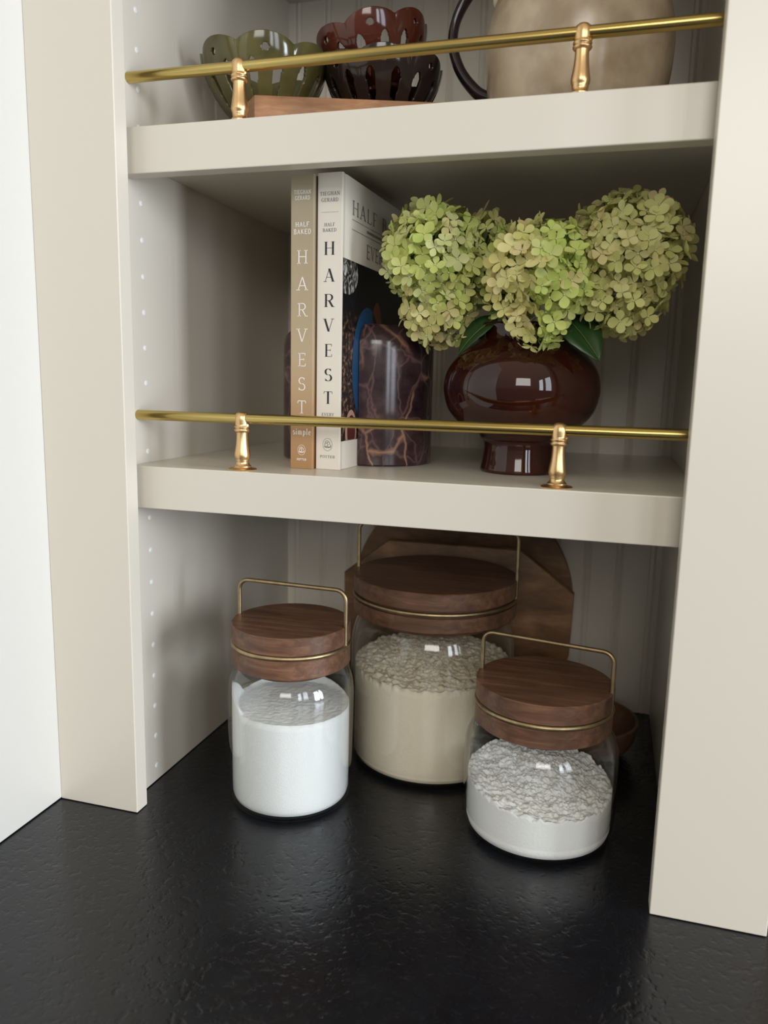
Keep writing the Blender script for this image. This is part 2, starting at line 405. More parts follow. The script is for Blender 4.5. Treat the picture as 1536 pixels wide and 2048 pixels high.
# pin-hole plugs on the left side panel
for k in range(-7, 18):
    z = 0.56107 - 0.032 * k
    if Z1B < z < Z1T + 0.002 or Z2B < z < Z2T + 0.002: continue
    bm = new()
    lathe(bm, [(0, 0.0009), (0.0018, 0.0009), (0.0026, 0.0005), (0.0029, 0)], 20)
    obj('pin_hole_plug', bm, M['plug'], sp_l, (-E_ + 0.00005, 0.0596, z), (0, PI / 2, 0))

# countertop
bm = new(); box(bm, -0.6, 1.1, -0.72, D + 0.02, -0.03, 0, 0.002)
tag(obj('countertop', bm, M['counter'], smooth=False), 'black leathered stone countertop under the cabinet and jars', 'countertop')

# shelves
def shelf(zt, zb, label):
    bm = new()
    sec = [(S, zb), (S, zt), (D - 0.0005, zt), (D - 0.0005, zb + 0.0161), (S + 0.0155, zb + 0.0161), (S + 0.0155, zb)]
    a = [bm.verts.new((-E_ + 0.0004, y, z - zb)) for y, z in sec]; b = [bm.verts.new((W + E_ - 0.0004, y, z - zb)) for y, z in sec]
    n = len(sec)
    bm.faces.new(a[::-1]); bm.faces.new(b)
    for k in range(n): bm.faces.new((a[k], a[(k + 1) % n], b[(k + 1) % n], b[k]))
    es = [e for e in bm.edges if abs(e.verts[0].co.x - e.verts[1].co.x) > 0.1 and abs(e.verts[0].co.y - S) < 1e-5]
    bmesh.ops.bevel(bm, geom=es, offset=0.0009, segments=3, affect='EDGES', profile=0.5)
    tag(obj('shelf', bm, M['paint'], None, (0, 0, zb), smooth=False), label, 'shelf', 'thick painted shelves in the cabinet')
shelf(Z2T, Z2B, 'upper greige painted shelf carrying the pierced bowls and stoneware jug')
shelf(Z1T, Z1B, 'lower greige painted shelf carrying the books and flower vase')

# gallery rails
YR = S + 0.016
post_prof = [(0, 0), (0.0125, 0), (0.0127, 0.0006), (0.0120, 0.0012), (0.0086, 0.0016), (0.0078, 0.0024), (0.0078, 0.0034), (0.0066, 0.0044),
             (0.0057, 0.0060), (0.0059, 0.0074), (0.0062, 0.0082), (0.0060, 0.0090), (0.0067, 0.0102), (0.0071, 0.0120), (0.0071, 0.0136), (0.0066, 0.0170),
             (0.0058, 0.0220), (0.0053, 0.0270), (0.0051, 0.0315), (0.0052, 0.0332), (0.0064, 0.0338), (0.0071, 0.0348), (0.0071, 0.0356), (0.0062, 0.0364),
             (0.0062, 0.0370), (0.0070, 0.0376), (0.0070, 0.0384), (0.0062, 0.0392), (0.0062, 0.0405), (0.0065, 0.0440), (0.0064, 0.0470), (0.0056, 0.0495), (0.0038, 0.0510), (0.0018, 0.0516), (0, 0.0517)]
def rail(zt, zr, label):
    t = thing('gallery_rail', label, 'rail', (0, YR, zt), 0, 'brass gallery rails along the shelf fronts')
    bm = new()
    n = 40
    tube(bm, [(-E_ + 0.0003 + (W + 2 * E_ - 0.0006) * i / n, 0, zr - zt) for i in range(n + 1)], 0.00455, 28)
    obj('rail_tube', bm, M['rail'], t, sharp=50)
    for x in (0.0895, 0.3660):
        bm = new(); lathe(bm, post_prof[9:], 40)
        bm.verts.ensure_lookup_table()
        p = obj('post', bm, M['post'], t, (x, 0, 0), sharp=60)
        bm = new(); lathe(bm, post_prof[:10], 40); obj('flange', bm, M['post'], p, sharp=40)
        bm = new(); lathe(bm, [(0, 0), (0.0011, 0), (0.0011, 0.0006), (0, 0.0008)], 12)
        obj('set_screw', bm, M['post'], p, (0.0060, -0.0022, 0.0395), (PI / 2, 0, 0.9))
rail(Z2T, 0.66162, 'brass gallery rail on two turned posts along the upper shelf')
rail(Z1T, 0.37203, 'brass gallery rail on two turned posts in front of books and vase')

# ================================================================== JARS
def jar(loc, label, glass_prof, rl, zl, handle_ang, ztop, rleg, seg=128):
    """glass_prof: outer profile (r,z) bottom to mouth; zl = lid bottom, top of lower disc, bottom of upper disc, lid top"""
    t = thing('storage_jar', label, 'jar', (loc[0], loc[1], 0), 0, 'glass storage jars with wooden lids')
    gp = spline(glass_prof, 6)
    th = 0.0026
    inner = [(max(p[0] - th, 0.001), p[1]) for p in gp]
    inner = [(r, max(z, 0.0045)) for r, z in inner]
    outer = [(0, 0.0006)] + [(p[0], p[1]) for p in gp]
    full = outer + inner[::-1] + [(0, 0.0045)]
    clean = [full[0]]
    for q in full[1:]:
        if (Vector(q) - Vector(clean[-1])).length > 1e-5: clean.append(q)
    bm = new(); lathe(bm, clean, seg); obj('glass_body', bm, M['glass'], t, sharp=60)
    z0, z1, z2, z3 = zl
    ch = 0.0012
    def notch(a, i, r, z):
        d = min(abs(((a - handle_ang + PI) % (2 * PI)) - PI), abs(((a - handle_ang) % (2 * PI)) - PI))
        w = 0.0030 / r if r > 0 else 1
        if r > rl - 0.006 and d < w: return (min(r, rl - 0.0048 + 0.002 * (d / w) ** 2), z)
        return r, z
    bm = new()
    # lower disc, groove, upper disc in one turned piece, with a stopper below
    rs = rl - 0.014
    prof = [(0, z0 - 0.007), (rs - 0.001, z0 - 0.007), (rs, z0), (rl - ch, z0), (rl, z0 + ch), (rl, z1 - ch * .6), (rl - ch * .6, z1), (rl - 0.0035, z1), (rl - 0.0035, z2),
            (rl - ch * .5, z2), (rl, z2 + ch * .5), (rl, z3 - ch * .6), (rl - ch * .6, z3), (rl - 0.007, z3), (0, z3)]
    def rf(a, i, r, z): return notch(a, i, r, z) if i >= 7 else (r, z)
    lathe(bm, prof, 360, rf)
    lid = obj('lid', bm, M['lid'], t, sharp=30)
    # wire: ring in the groove plus the tall bail
    bm = new(); zc = (z1 + z2) / 2; rr = rl - 0.0012
    tube(bm, [(rr * math.cos(2 * PI * k / 96), rr * math.sin(2 * PI * k / 96), zc) for k in range(96)], 0.0023, 12, closed=True)
    ca, sa = math.cos(handle_ang), math.sin(handle_ang)
    R = 0.010; path = []
    h = ztop - zc
    loc2 = [(-rleg, 0)] + [(-rleg, h * q) for q in (0.25, 0.5, 0.7)]
    loc2 += [(-rleg + R * (1 - math.cos(q * PI / 12)), h - R + R * math.sin(q * PI / 12)) for q in range(7)]
    loc2 += [(-rleg + R + (2 * rleg - 2 * R) * q / 8, h) for q in range(1, 8)]
    loc2 += [(rleg - R + R * math.sin(q * PI / 12), h - R + R * math.cos(q * PI / 12)) for q in range(7)]
    loc2 += [(rleg, h * q) for q in (0.7, 0.5, 0.25, 0)]
    tube(bm, [(x * ca, x * sa, zc + z) for x, z in loc2], 0.0020, 12)
    obj('wire_handle', bm, M['wire'], lid, sharp=60)
    return t
JL = (0.1223, 0.0804); JR = (0.3624, 0.0990); JB = (0.2346, 0.2100)
jar(JL, 'smaller left jar of fine white sugar, wooden lid and raised brass wire handle',
    [(0.050, 0.0006), (0.0560, 0.0022), (0.0590, 0.0075), (0.0598, 0.020), (0.0606, 0.06), (0.0612, 0.100), (0.0606, 0.116), (0.0575, 0.128), (0.0520, 0.1345), (0.0490, 0.137), (0.0485, 0.142)],
    0.0570, (0.1400, 0.1578, 0.1625, 0.1796), math.radians(-3), 0.2143, 0.0562)
jar(JR, 'squat right jar of crumbly white flour, wooden lid with wire handle turned askew',
    [(0.056, 0.0006), (0.0630, 0.0022), (0.0668, 0.0080), (0.0688, 0.022), (0.0698, 0.05), (0.0696, 0.078), (0.0680, 0.090), (0.0630, 0.099), (0.0560, 0.1030), (0.0530, 0.105), (0.0525, 0.108)],
    0.0615, (0.1052, 0.1218, 0.1268, 0.1440), math.radians(-11), 0.1795, 0.0600)
jar(JB, 'largest jar of cream flour standing behind the other two jars',
    [(0.076, 0.0006), (0.0830, 0.0022), (0.0862, 0.0080), (0.0880, 0.022), (0.0888, 0.06), (0.0890, 0.125), (0.0875, 0.142), (0.0840, 0.154), (0.0790, 0.161), (0.0770, 0.163), (0.0765, 0.168)],
    0.0874, (0.1656, 0.1808, 0.1883, 0.2060), 0.0, 0.2570, 0.0868)

def fill(name, loc, prof, h, m, label, cat, amp, fscale, seg=200, rings=90, stuck=None):
    """powder: wall profile up to the surface, then a lumpy top; h(x,y) = surface height"""
    bm = new()
    R = prof[-1][0]
    ringv = []
    c = bm.verts.new((0, 0, 0.0048)); ringv.append([c])
    for r, z in prof[:-1]:
        ringv.append([bm.verts.new((r * math.cos(2 * PI * k / seg), r * math.sin(2 * PI * k / seg), z)) for k in range(seg)])
    def top(x, y, r):
        v = Vector((x * fscale + loc[0] * 91, y * fscale, 3.3))
        n = noise.fractal(v, 0.95, 2.1, 4) * amp * 0.85
        n += (0.35 - noise.voronoi(v * 1.7)[0][0]) * amp * 0.40
        z = h(x, y) + n
        if stuck: z += stuck(x, y, r)
        return z
    # wall rings rising to the surface
    for q in range(1, 13):
        ring = []
        for k in range(seg):
            a = 2 * PI * k / seg; x, y = R * math.cos(a), R * math.sin(a)
            zt_ = top(x, y, R); z = prof[-2][1] + (zt_ - prof[-2][1]) * q / 12
            ring.append(bm.verts.new((x, y, z)))
        ringv.append(ring)
    for q in range(1, rings):
        r = R * (1 - q / rings)
        ringv.append([bm.verts.new((r * math.cos(2 * PI * k / seg), r * math.sin(2 * PI * k / seg), top(r * math.cos(2 * PI * k / seg), r * math.sin(2 * PI * k / seg), r))) for k in range(seg)])
    ringv.append([bm.verts.new((0, 0, top(0, 0, 0)))])
    for a, b in zip(ringv, ringv[1:]):
        for k in range(seg):
            k2 = (k + 1) % seg
            if len(a) == 1: bm.faces.new((a[0], b[k], b[k2]))
            elif len(b) == 1: bm.faces.new((a[k], b[0], a[k2]))
            else: bm.faces.new((a[k], b[k], b[k2], a[k2]))
    o = obj(name, bm, m, None, (loc[0], loc[1], 0), sharp=180)
    tag(o, label, cat, None, 'stuff')
def wallp(R, z0=0.0048): return [(R - 0.006, z0), (R - 0.0015, z0 + 0.0022), (R, z0 + 0.007), (R, z0 + 0.012)]
def stuckL(x, y, r):
    a = math.atan2(y, x); d = abs(((a - math.radians(205) + PI) % (2 * PI)) - PI)
    e = max(0, 1 - d / 0.55); back = max(0, 1 - abs(((a - math.radians(100) + PI) % (2 * PI)) - PI) / 1.1)
    edge = max(0, (r - 0.050) / 0.0065)
    return edge ** 2 * (0.020 * e ** 0.5 + 0.010 * back)
fill('sugar', JL, wallp(0.0568), lambda x, y: 0.0975 - 0.0010 * (x / 0.057) + 0.003 * math.exp(-(x * x + y * y) / 0.0009), M['sugar'],
     'smooth bright white sugar filling the left jar', 'sugar', 0.0005, 240, stuck=stuckL)
fill('flour', JR, wallp(0.0656), lambda x, y: 0.050 + 0.006 * (y / 0.066) - 0.004 * (x / 0.066) + 0.008 * math.exp(-(x * x + (y - .01) ** 2) / 0.0012), M['white_flour'],
     'lumpy white flour filling half of the right jar', 'flour', 0.0034, 155, seg=420, rings=170)
fill('flour', JB, wallp(0.0846), lambda x, y: 0.109 + 0.004 * (y / 0.085) + 0.006 * math.exp(-(x * x + y * y) / 0.003), M['flour'],
     'cream coloured flour filling the large back jar', 'flour', 0.0032, 150, seg=360, rings=130)

# ================================================================== WOODEN BOARDS AGAINST THE BACK WALL
def standing_board(name, outline, th, y_foot, lean, m, label, cat):
    bm = new(); prism(bm, outline, 0, th, 0.002)
    o = obj(name, bm, m, None, (0, y_foot, 0.0008), (PI / 2 - lean, 0, 0), sharp=40)
    tag(o, label, cat); return o
# outline given as (x, height) in the plane of the board
def arc(cx, cy, r, a0, a1, n): return [(cx + r * math.cos(math.radians(a0 + (a1 - a0) * k / n)), cy + r * math.sin(math.radians(a0 + (a1 - a0) * k / n))) for k in range(n + 1)]
standing_board('serving_board', [(0.13, 0.0), (0.32, 0.0)] + arc(0.231, 0.134, 0.143, -45, 225, 48)[1:-1], 0.014, 0.389, math.radians(1.5), M['board'],
               'round brown wooden board leaning on the back wall behind the largest jar', 'serving board')
standing_board('cutting_board', [(0.10, 0.0), (0.350, 0.0), (0.3745, 0.088), (0.3765, 0.166), (0.312, 0.215), (0.15, 0.215), (0.091, 0.168), (0.090, 0.09)], 0.012, 0.352, math.radians(-5), M['board'],
               'angular brown wooden board with cut corners leaning in front of the round board', 'cutting board')
t = thing('wooden_bowl', 'low dark wooden bowl behind the right jar', 'bowl', (0.3930, 0.2750, 0.0006))
bm = new(); pr = spline([(0.030, 0), (0.045, 0.003), (0.058, 0.016), (0.063, 0.034), (0.0635, 0.040)], 6)
pi = spline([(0.0600, 0.040), (0.0590, 0.034), (0.053, 0.018), (0.040, 0.007), (0.001, 0.006)], 6)
lathe(bm, [(0, 0)] + [(p[0], p[1]) for p in pr] + [(p[0], p[1]) for p in pi], 96)
obj('bowl_body', bm, M['board_dark'], t, sharp=60)

# ================================================================== LETTERING
def g_line(x0, y0, x1, y1, w): return ('l', x0, y0, x1, y1, w)
F = {
 'H': (0.86, [('l', .16, 0, .16, 1, 'T'), ('l', .70, 0, .70, 1, 'T'), ('l', .16, .52, .70, .52, 't'), ('s', .16, 0), ('s', .16, 1), ('s', .70, 0), ('s', .70, 1)]),
 'A': (0.84, [('l', .12, 0, .42, 1, 't'), ('l', .42, 1, .72, 0, 'T'), ('l', .22, .34, .62, .34, 't'), ('s', .12, 0), ('s', .72, 0)]),
 'R': (0.82, [('l', .18, 0, .18, 1, 'T'), ('l', .18, .98, .42, .98, 't'), ('l', .18, .50, .42, .50, 't'), ('a', .42, .74, .24, .24, 90, -90), ('l', .42, .5, .70, .02, 'T'), ('s', .18, 0), ('s', .18, 1), ('s', .74, 0)]),
 'V': (0.84, [('l', .12, 1, .42, 0, 'T'), ('l', .42, 0, .72, 1, 't'), ('s', .12, 1), ('s', .72, 1)]),
 'E': (0.74, [('l', .18, 0, .18, 1, 'T'), ('l', .18, .98, .64, .98, 't'), ('l', .18, .52, .54, .52, 't'), ('l', .18, .02, .66, .02, 't'), ('l', .64, .98, .64, .82, 't'), ('l', .66, .02, .66, .20, 't'), ('l', .54, .44, .54, .60, 't'), ('s', .18, 0), ('s', .18, 1)]),
 'S': (0.68, [('a', .34, .75, .22, .23, 35, 180), ('a', .34, .75, .22, .25, 180, 262), ('a', .34, .25, .24, .27, 84, 0), ('a', .34, .25, .24, .23, 0, -145), ('l', .53, .80, .53, .98, 't'), ('l', .12, .02, .12, .22, 't')]),
 'T': (0.78, [('l', .39, 0, .39, 1, 'T'), ('l', .08, .98, .70, .98, 't'), ('l', .08, .98, .06, .80, 't'), ('l', .70, .98, .72, .80, 't'), ('s', .39, 0)]),
 'I': (0.36, [('l', .18, 0, .18, 1, 'T'), ('s', .18, 0), ('s', .18, 1)]),
 'G': (0.84, [('a', .42, .5, .30, .49, 40, 320), ('l', .68, .05, .68, .42, 'T'), ('s', .66, .44), ('l', .66, .80, .66, .98, 't')]),
 'N': (0.88, [('l', .16, 0, .16, 1, 't'), ('l', .16, 1, .72, 0, 'T'), ('l', .72, 0, .72, 1, 't'), ('s', .16, 0), ('s', .16, 1), ('s', .72, 1)]),
 'D': (0.84, [('l', .18, 0, .18, 1, 'T'), ('l', .18, .98, .40, .98, 't'), ('l', .18, .02, .40, .02, 't'), ('a', .40, .5, .32, .48, 90, -90), ('s', .18, 0), ('s', .18, 1)]),
 'L': (0.70, [('l', .18, 0, .18, 1, 'T'), ('l', .18, .02, .62, .02, 't'), ('l', .62, .02, .63, .22, 't'), ('s', .18, 0), ('s', .18, 1)]),
 'F': (0.70, [('l', .18, 0, .18, 1, 'T'), ('l', .18, .98, .62, .98, 't'), ('l', .18, .50, .50, .50, 't'), ('l', .62, .98, .63, .80, 't'), ('s', .18, 0), ('s', .18, 1)]),
 'B': (0.76, [('l', .18, 0, .18, 1, 'T'), ('l', .18, .98, .38, .98, 't'), ('l', .18, .52, .40, .52, 't'), ('l', .18, .02, .40, .02, 't'), ('a', .38, .75, .22, .23, 90, -90), ('a', .40, .27, .25, .25, 90, -90), ('s', .18, 0), ('s', .18, 1)]),
 'K': (0.84, [('l', .18, 0, .18, 1, 'T'), ('l', .18, .42, .66, 1, 't'), ('l', .34, .58, .72, 0, 'T'), ('s', .18, 0), ('s', .18, 1), ('s', .72, 0), ('s', .66, 1)]),
 'P': (0.74, [('l', .18, 0, .18, 1, 'T'), ('l', .18, .98, .40, .98, 't'), ('l', .18, .48, .40, .48, 't'), ('a', .40, .73, .24, .25, 90, -90), ('s', .18, 0), ('s', .18, 1)]),
 'O': (0.84, [('a', .42, .5, .32, .49, 0, 360)]),
 'Y': (0.82, [('l', .41, 0, .41, .48, 'T'), ('l', .12, 1, .41, .46, 'T'), ('l', .41, .46, .70, 1, 't'), ('s', .41, 0), ('s', .12, 1), ('s', .70, 1)]),
 's': (0.46, [('a', .23, .49, .13, .14, 30, 262), ('a', .23, .20, .15, .17, 84, -150)]),
 'i': (0.30, [('l', .15, 0, .15, .62, 'T'), ('l', .15, .78, .15, .92, 'T'), ('s', .15, 0)]),
 'm': (0.88, [('l', .15, 0, .15, .62, 'T'), ('a', .29, .46, .14, .15, 180, 0), ('l', .43, 0, .43, .46, 'T'), ('a', .57, .46, .14, .15, 180, 0), ('l', .71, 0, .71, .46, 'T'), ('s', .15, 0), ('s', .43, 0), ('s', .71, 0)]),
 'p': (0.60, [('l', .15, -.28, .15, .62, 'T'), ('a', .32, .31, .18, .30, 125, -125), ('s', .15, -.28)]),
 'l': (0.30, [('l', .15, 0, .15, 1.0, 'T'), ('s', .15, 0)]),
 'e': (0.56, [('a', .28, .31, .18, .30, 15, 320), ('l', .10, .33, .46, .33, 't')]),
}
def glyph(bm, ch, ox, oz, h, sxw, T_, t_, sf, put):
    """put(x, z) -> 3-D point; T_/t_ stroke widths as a fraction of cap height; sf = serif half width"""
    def quad(pts): bm.faces.new([bm.verts.new(put(ox + x * h * sxw, oz + z * h)) for x, z in pts])
    for st in F[ch][1]:
        if st[0] == 'l':
            _, x0, y0, x1, y1, w = st; w = (T_ if w == 'T' else t_) / 2
            dx, dy = x1 - x0, y1 - y0; L = math.hypot(dx, dy)
            if abs(dx) < abs(dy):
                q = w * L / abs(dy) * (1.0); quad([(x0 - q, y0), (x0 + q, y0), (x1 + q, y1), (x1 - q, y1)])
            else: quad([(x0, y0 - w), (x1, y1 - w), (x1, y1 + w), (x0, y0 + w)])
        elif st[0] == 's':
            _, x, y = st; y0 = y if y < 0.5 and y != .44 else y - t_ 
            quad([(x - sf, y0), (x + sf, y0), (x + sf, y0 + t_), (x - sf, y0 + t_)])
        else:
            _, cx, cy, rx, ry, a0, a1 = st; n = 18
            for k in range(n):
                p = []
                for q in (k, k + 1):
                    a = math.radians(a0 + (a1 - a0) * q / n); w = (t_ + (T_ - t_) * abs(math.cos(a)) ** 1.5) / 2
                    p.append(((cx + (rx + w) * math.cos(a), cy + (ry + w) * math.sin(a)), (cx + (rx - w) * math.cos(a), cy + (ry - w) * math.sin(a))))
                quad([p[0][0], p[1][0], p[1][1], p[0][1]])
def text(bm, s, cx, cz, h, width, T_, t_, sf, put):
    adv = [F[c][0] if c != ' ' else .5 for c in s]; tot = sum(adv)
    sp = 0.10 * (len(s) - 1); tot += sp
    sxw = width / (tot * h); x = cx - width / 2
    for c, a in zip(s, adv):
        if c != ' ': glyph(bm, c, x, cz - h / 2, h, sxw, T_, t_, sf, put)
        x += (a + 0.10) * h * sxw
def logo(bm, cx, cz, rx, rz, w, put):
    def ring(cx, cz, rx, rz, a0, a1, w, n=28):
        for k in range(n):
            p = []
            for q in (k, k + 1):
                a = math.radians(a0 + (a1 - a0) * q / n)
                p.append([(cx + (rx + d) * math.cos(a), cz + (rz + d) * math.sin(a)) for d in (w / 2, -w / 2)])
            bm.faces.new([bm.verts.new(put(*q)) for q in (p[0][0], p[1][0], p[1][1], p[0][1])])
    ring(cx, cz, rx, rz, 0, 360, w)
    ring(cx - rx * .3, cz - rz * .05, rx * .30, rz * .30, 20, 320, w * 1.6, 14)
    ring(cx + rx * .2, cz + rz * .22, rx * .28, rz * .22, -60, 200, w * 1.6, 12)
    ring(cx + rx * .35, cz - rz * .15, rx * .35, rz * .25, 120, 400, w * 1.6, 14)
    ring(cx, cz - rz * .30, rx * .72, rz * .18, 180, 360, w * 2.2, 12)
    ring(cx - rx * .05, cz + rz * .30, rx * .45, rz * .30, 60, 190, w * 1.4, 10)

# ================================================================== BOOKS
MMP = 0.2574 / 590.0   # metres per photo pixel on the spines
def make_book(loc, rot, width, height, depth, mc, label):
    t = thing('cookbook', label, 'book', (loc[0], loc[1], Z1T + 0.0002), rot, 'cookbooks standing between the bookends')
    bm = new()
    # cover: spine wrap + two boards, one U-shaped shell; local x across the spine, y into the shelf
    c = 0.0022; hw = width / 2
    def wrap(xo, y0, y1):
        box(bm, xo, xo + c, y0, y1, 0, height, 0.0005)
    n = 10
    outer = [(-hw, depth)] + [(-hw, 0.0105), (-hw + 0.0009, 0.0085), (-hw + 0.0006, 0.0060), (-hw, 0.004), (-hw, 0.0012), (-hw + 0.0006, 0.0003)] + \
            [(hw - 0.0006, 0.0003), (hw, 0.0012), (hw, 0.004), (hw - 0.0006, 0.0060), (hw - 0.0009, 0.0085), (hw, 0.0105), (hw, depth)]
    inner = [(hw - c, depth), (hw - c, 0.003), (-hw + c, 0.003), (-hw + c, depth)]
    prism(bm, outer + inner, 0, height, 0.0)
    obj('book_cover', bm, mc, t, sharp=50)
    bm = new(); box(bm, -hw + c + .0001, hw - c - .0001, 0.0032, depth - 0.004, 0.003, height - 0.003)
    obj('page_block', bm, M['pages'], t, smooth=False)
    return t
def spine_put(x, z): return (x, 0.00015, z)
VZ = lambda v: (939.0 - v) * MMP
# cream book
WB = 0.0237
bookw = make_book((0.1577, 0.0795), math.radians(-3), WB, 0.2574, 0.206, M['cream'], 'cream cookbook with dark HARVEST lettering on its spine and a dark cover photo')
bm = new()
for ch, v, w in zip('HARVEST', (493, 545.2, 594.8, 643.5, 694, 743.5, 789.8), (21, 21, 20, 21, 16, 16.5, 19)):
    text(bm, ch, 0, VZ(v), 25.5 * MMP, w * MMP * 1.15, 0.15, 0.035, 0.13, spine_put)
obj('title_lettering', bm, M['ink_black'], bookw, smooth=False)['label'] = 'large dark serif title letters down the spine'
def rule(bm, v, hw_): bm.faces.new([bm.verts.new(spine_put(x, VZ(v) + z)) for x, z in ((-hw_, 0), (hw_, 0), (hw_, 0.00022), (-hw_, 0.00022))])
for part, rows in (('author_lettering', (('TIEGHAN', 388.5, 7, 43), ('GERARD', 400.5, 7, 37))), ('series_lettering', (('HALF', 447.5, 6.5, 23), ('BAKED', 458, 6.5, 30))),
                   ('subtitle_lettering', (('EVERY', 824.5, 6, 28), ('DAY', 835, 6, 17))), ('publisher_lettering', (('POTTER', 912.5, 5.5, 34),))):
    bm = new()
    for s, v, h, w in rows: text(bm, s, 0, VZ(v), h * MMP, w * MMP, 0.16, 0.08, 0.14, spine_put)
    if part == 'series_lettering': rule(bm, 424, 0.0083)
    obj(part, bm, M['ink_grey'], bookw, smooth=False)
bm = new(); logo(bm, 0, VZ(887), 10.5 * MMP, 13 * MMP, 0.7 * MMP, spine_put)
obj('publisher_emblem', bm, M['ink_grey'], bookw, smooth=False)
# front cover (right side of the book): photo and lettering
hw = WB / 2
bm = new(); box(bm, hw - 0.0003, hw + 0.0002, 0.0030, 0.2055, 0.0258, 0.187)
ph = obj('cover_photo', bm, M['photo'], bookw, smooth=False); ph['label'] = 'dark food photograph printed across the front cover'
def side_put(y, z): return (hw + 0.0004, y, z)
def side_ellipse(bm, cy, cz, ry, rz, n=40, put=side_put, rot=0):
    bm.faces.new([bm.verts.new(put(cy + ry * math.cos(2 * PI * k / n) * math.cos(rot) - rz * math.sin(2 * PI * k / n) * math.sin(rot),
                                   cz + ry * math.cos(2 * PI * k / n) * math.sin(rot) + rz * math.sin(2 * PI * k / n) * math.cos(rot))) for k in range(n)])
bm = new(); side_ellipse(bm, 0.067, 0.094, 0.040, 0.056); obj('printed_plate', bm, M['blue'], bookw, smooth=False)['label'] = 'blue plate in the cover photograph'
bm = new(); side_ellipse(bm, 0.012, 0.176, 0.027, 0.0195)
bm.verts.ensure_lookup_table()
for v in bm.verts: v.co.y = max(v.co.y, 0.0032); v.co.z = min(v.co.z, 0.1868)
obj('printed_silverware', bm, M['silver'], bookw, smooth=False)['label'] = 'silver dish in the cover photograph'
bm = new()
side_ellipse(bm, 0.092, 0.137, 0.013, 0.020)
obj('printed_pear', bm, M['orange'], bookw, smooth=False)['label'] = 'amber fruit in the cover photograph'
bm = new(); side_ellipse(bm, 0.026, 0.034, 0.014, 0.020, put=lambda y, z: (hw + 0.0005, y, z))
for v in bm.verts: v.co.z = max(v.co.z, 0.0262)
obj('printed_fig_rim', bm, M['pinkish'], bookw, smooth=False)
bm = new(); side_ellipse(bm, 0.027, 0.034, 0.010, 0.015, put=lambda y, z: (hw + 0.0006, y, z))
for v in bm.verts: v.co.z = max(v.co.z, 0.0264)
obj('printed_fig', bm, M['maroon'], bookw, smooth=False)
bm = new()
text(bm, 'HALF BAKED', 0.105, 0.2330, 0.0125, 0.165, 0.14, 0.06, 0.12, side_put)
text(bm, 'EVERY DAY', 0.112, 0.2010, 0.0125, 0.105, 0.14, 0.06, 0.12, side_put)
for zz, y0, y1 in ((0.2225, 0.022, 0.19), (0.2140, 0.022, 0.19)):
    bm.faces.new([bm.verts.new(side_put(y, z)) for y, z in ((y0, zz), (y1, zz), (y1, zz + 0.0004), (y0, zz + 0.0004))])
bm.faces.new([bm.verts.new(side_put(y, z)) for y, z in ((0.06, 0.2175), (0.15, 0.2175), (0.15, 0.2195), (0.06, 0.2195))])
obj('cover_lettering', bm, M['ink_side'], bookw, smooth=False)['label'] = 'grey lettering and thin rules on the cover top band'
# tan book
WT = 0.0222
bookt = make_book((0.1335, 0.0755), math.radians(-2), WT, 0.2560, 0.206, M['tan'], 'tan cookbook with white HARVEST lettering on its spine, left of the cream one')
bm = new()
for ch, v, w in zip('HARVEST', (510, 562, 613.7, 664.5, 713.7, 763, 810.6), (22, 23, 20, 22, 17, 17, 19)):
    text(bm, ch, 0.0004, VZ(v), 26.5 * MMP, w * MMP * 1.12, 0.085, 0.06, 0.13, spine_put)
obj('title_lettering', bm, M['ink_white'], bookt, smooth=False)['label'] = 'large white serif title letters down the spine'
bm = new()
for s, v, h, w in (('TIEGHAN', 385.4, 7.5, 37), ('GERARD', 396.5, 7.5, 33), ('HALF', 447, 9, 30), ('BAKED', 461, 9.5, 38)):
    text(bm, s, 0.0002, VZ(v), h * MMP, w * MMP, 0.18, 0.13, 0.15, spine_put)
obj('author_lettering', bm, M['ink_white'], bookt, smooth=False)
bm = new()
text(bm, 'simple', 0.0006, VZ(861.5), 13 * MMP, 42 * MMP, 0.16, 0.08, 0.12, spine_put)
text(bm, 'POTTER', 0.0004, VZ(920), 4.5 * MMP, 22 * MMP, 0.26, 0.18, 0.15, spine_put)
obj('subtitle_lettering', bm, M['ink_white'], bookt, smooth=False)
bm = new(); logo(bm, 0.0004, VZ(900), 8.5 * MMP, 10.5 * MMP, 0.8 * MMP, spine_put)
obj('publisher_emblem', bm, M['ink_white'], bookt, smooth=False)

# ================================================================== MARBLE BOOKENDS
def bookend(loc, rot, side, label):
    """half cylinder with flat face towards the books; side = +1 bulges to +x"""
    R, H, fr = 0.055, 0.1350, 0.020
    bm = new(); seg = 72
    prof = [(R - 0.0015, 0), (R, 0.0015)] + [(R, z) for z in (0.03, 0.06, 0.09, H - fr)] + [(R - fr + fr * math.cos(math.radians(q)), H - fr + fr * math.sin(math.radians(q))) for q in range(10, 91, 10)]
    rings = []
    for r, z in prof:
        rings.append([bm.verts.new((side * r * math.cos(-PI / 2 + PI * k / seg), r * math.sin(-PI / 2 + PI * k / seg), z)) for k in range(seg + 1)])
    for a, b in zip(rings, rings[1:]):
        for k in range(seg): bm.faces.new((a[k], a[k + 1], b[k + 1], b[k]))
    bm.faces.new(rings[0]); bm.faces.new(rings[-1])
    bm.faces.new([r[0] for r in rings] + [r[-1] for r in rings[::-1]])
    o = obj('bookend', bm, M['marble'], None, (loc[0], loc[1], Z1T + 0.0002), (0, 0, rot), sharp=40)
    tag(o, label, 'bookend', 'half-round marble bookends')
cx = 0.1577 + (WB / 2) + 0.0012; ux, uy = math.sin(math.radians(3)), math.cos(math.radians(3))
bookend((cx + ux * 0.0975 , 0.0795 + 0.0975 * uy), math.radians(-3), 1, 'dark plum marble bookend with tan veins, right of the cream cookbook')
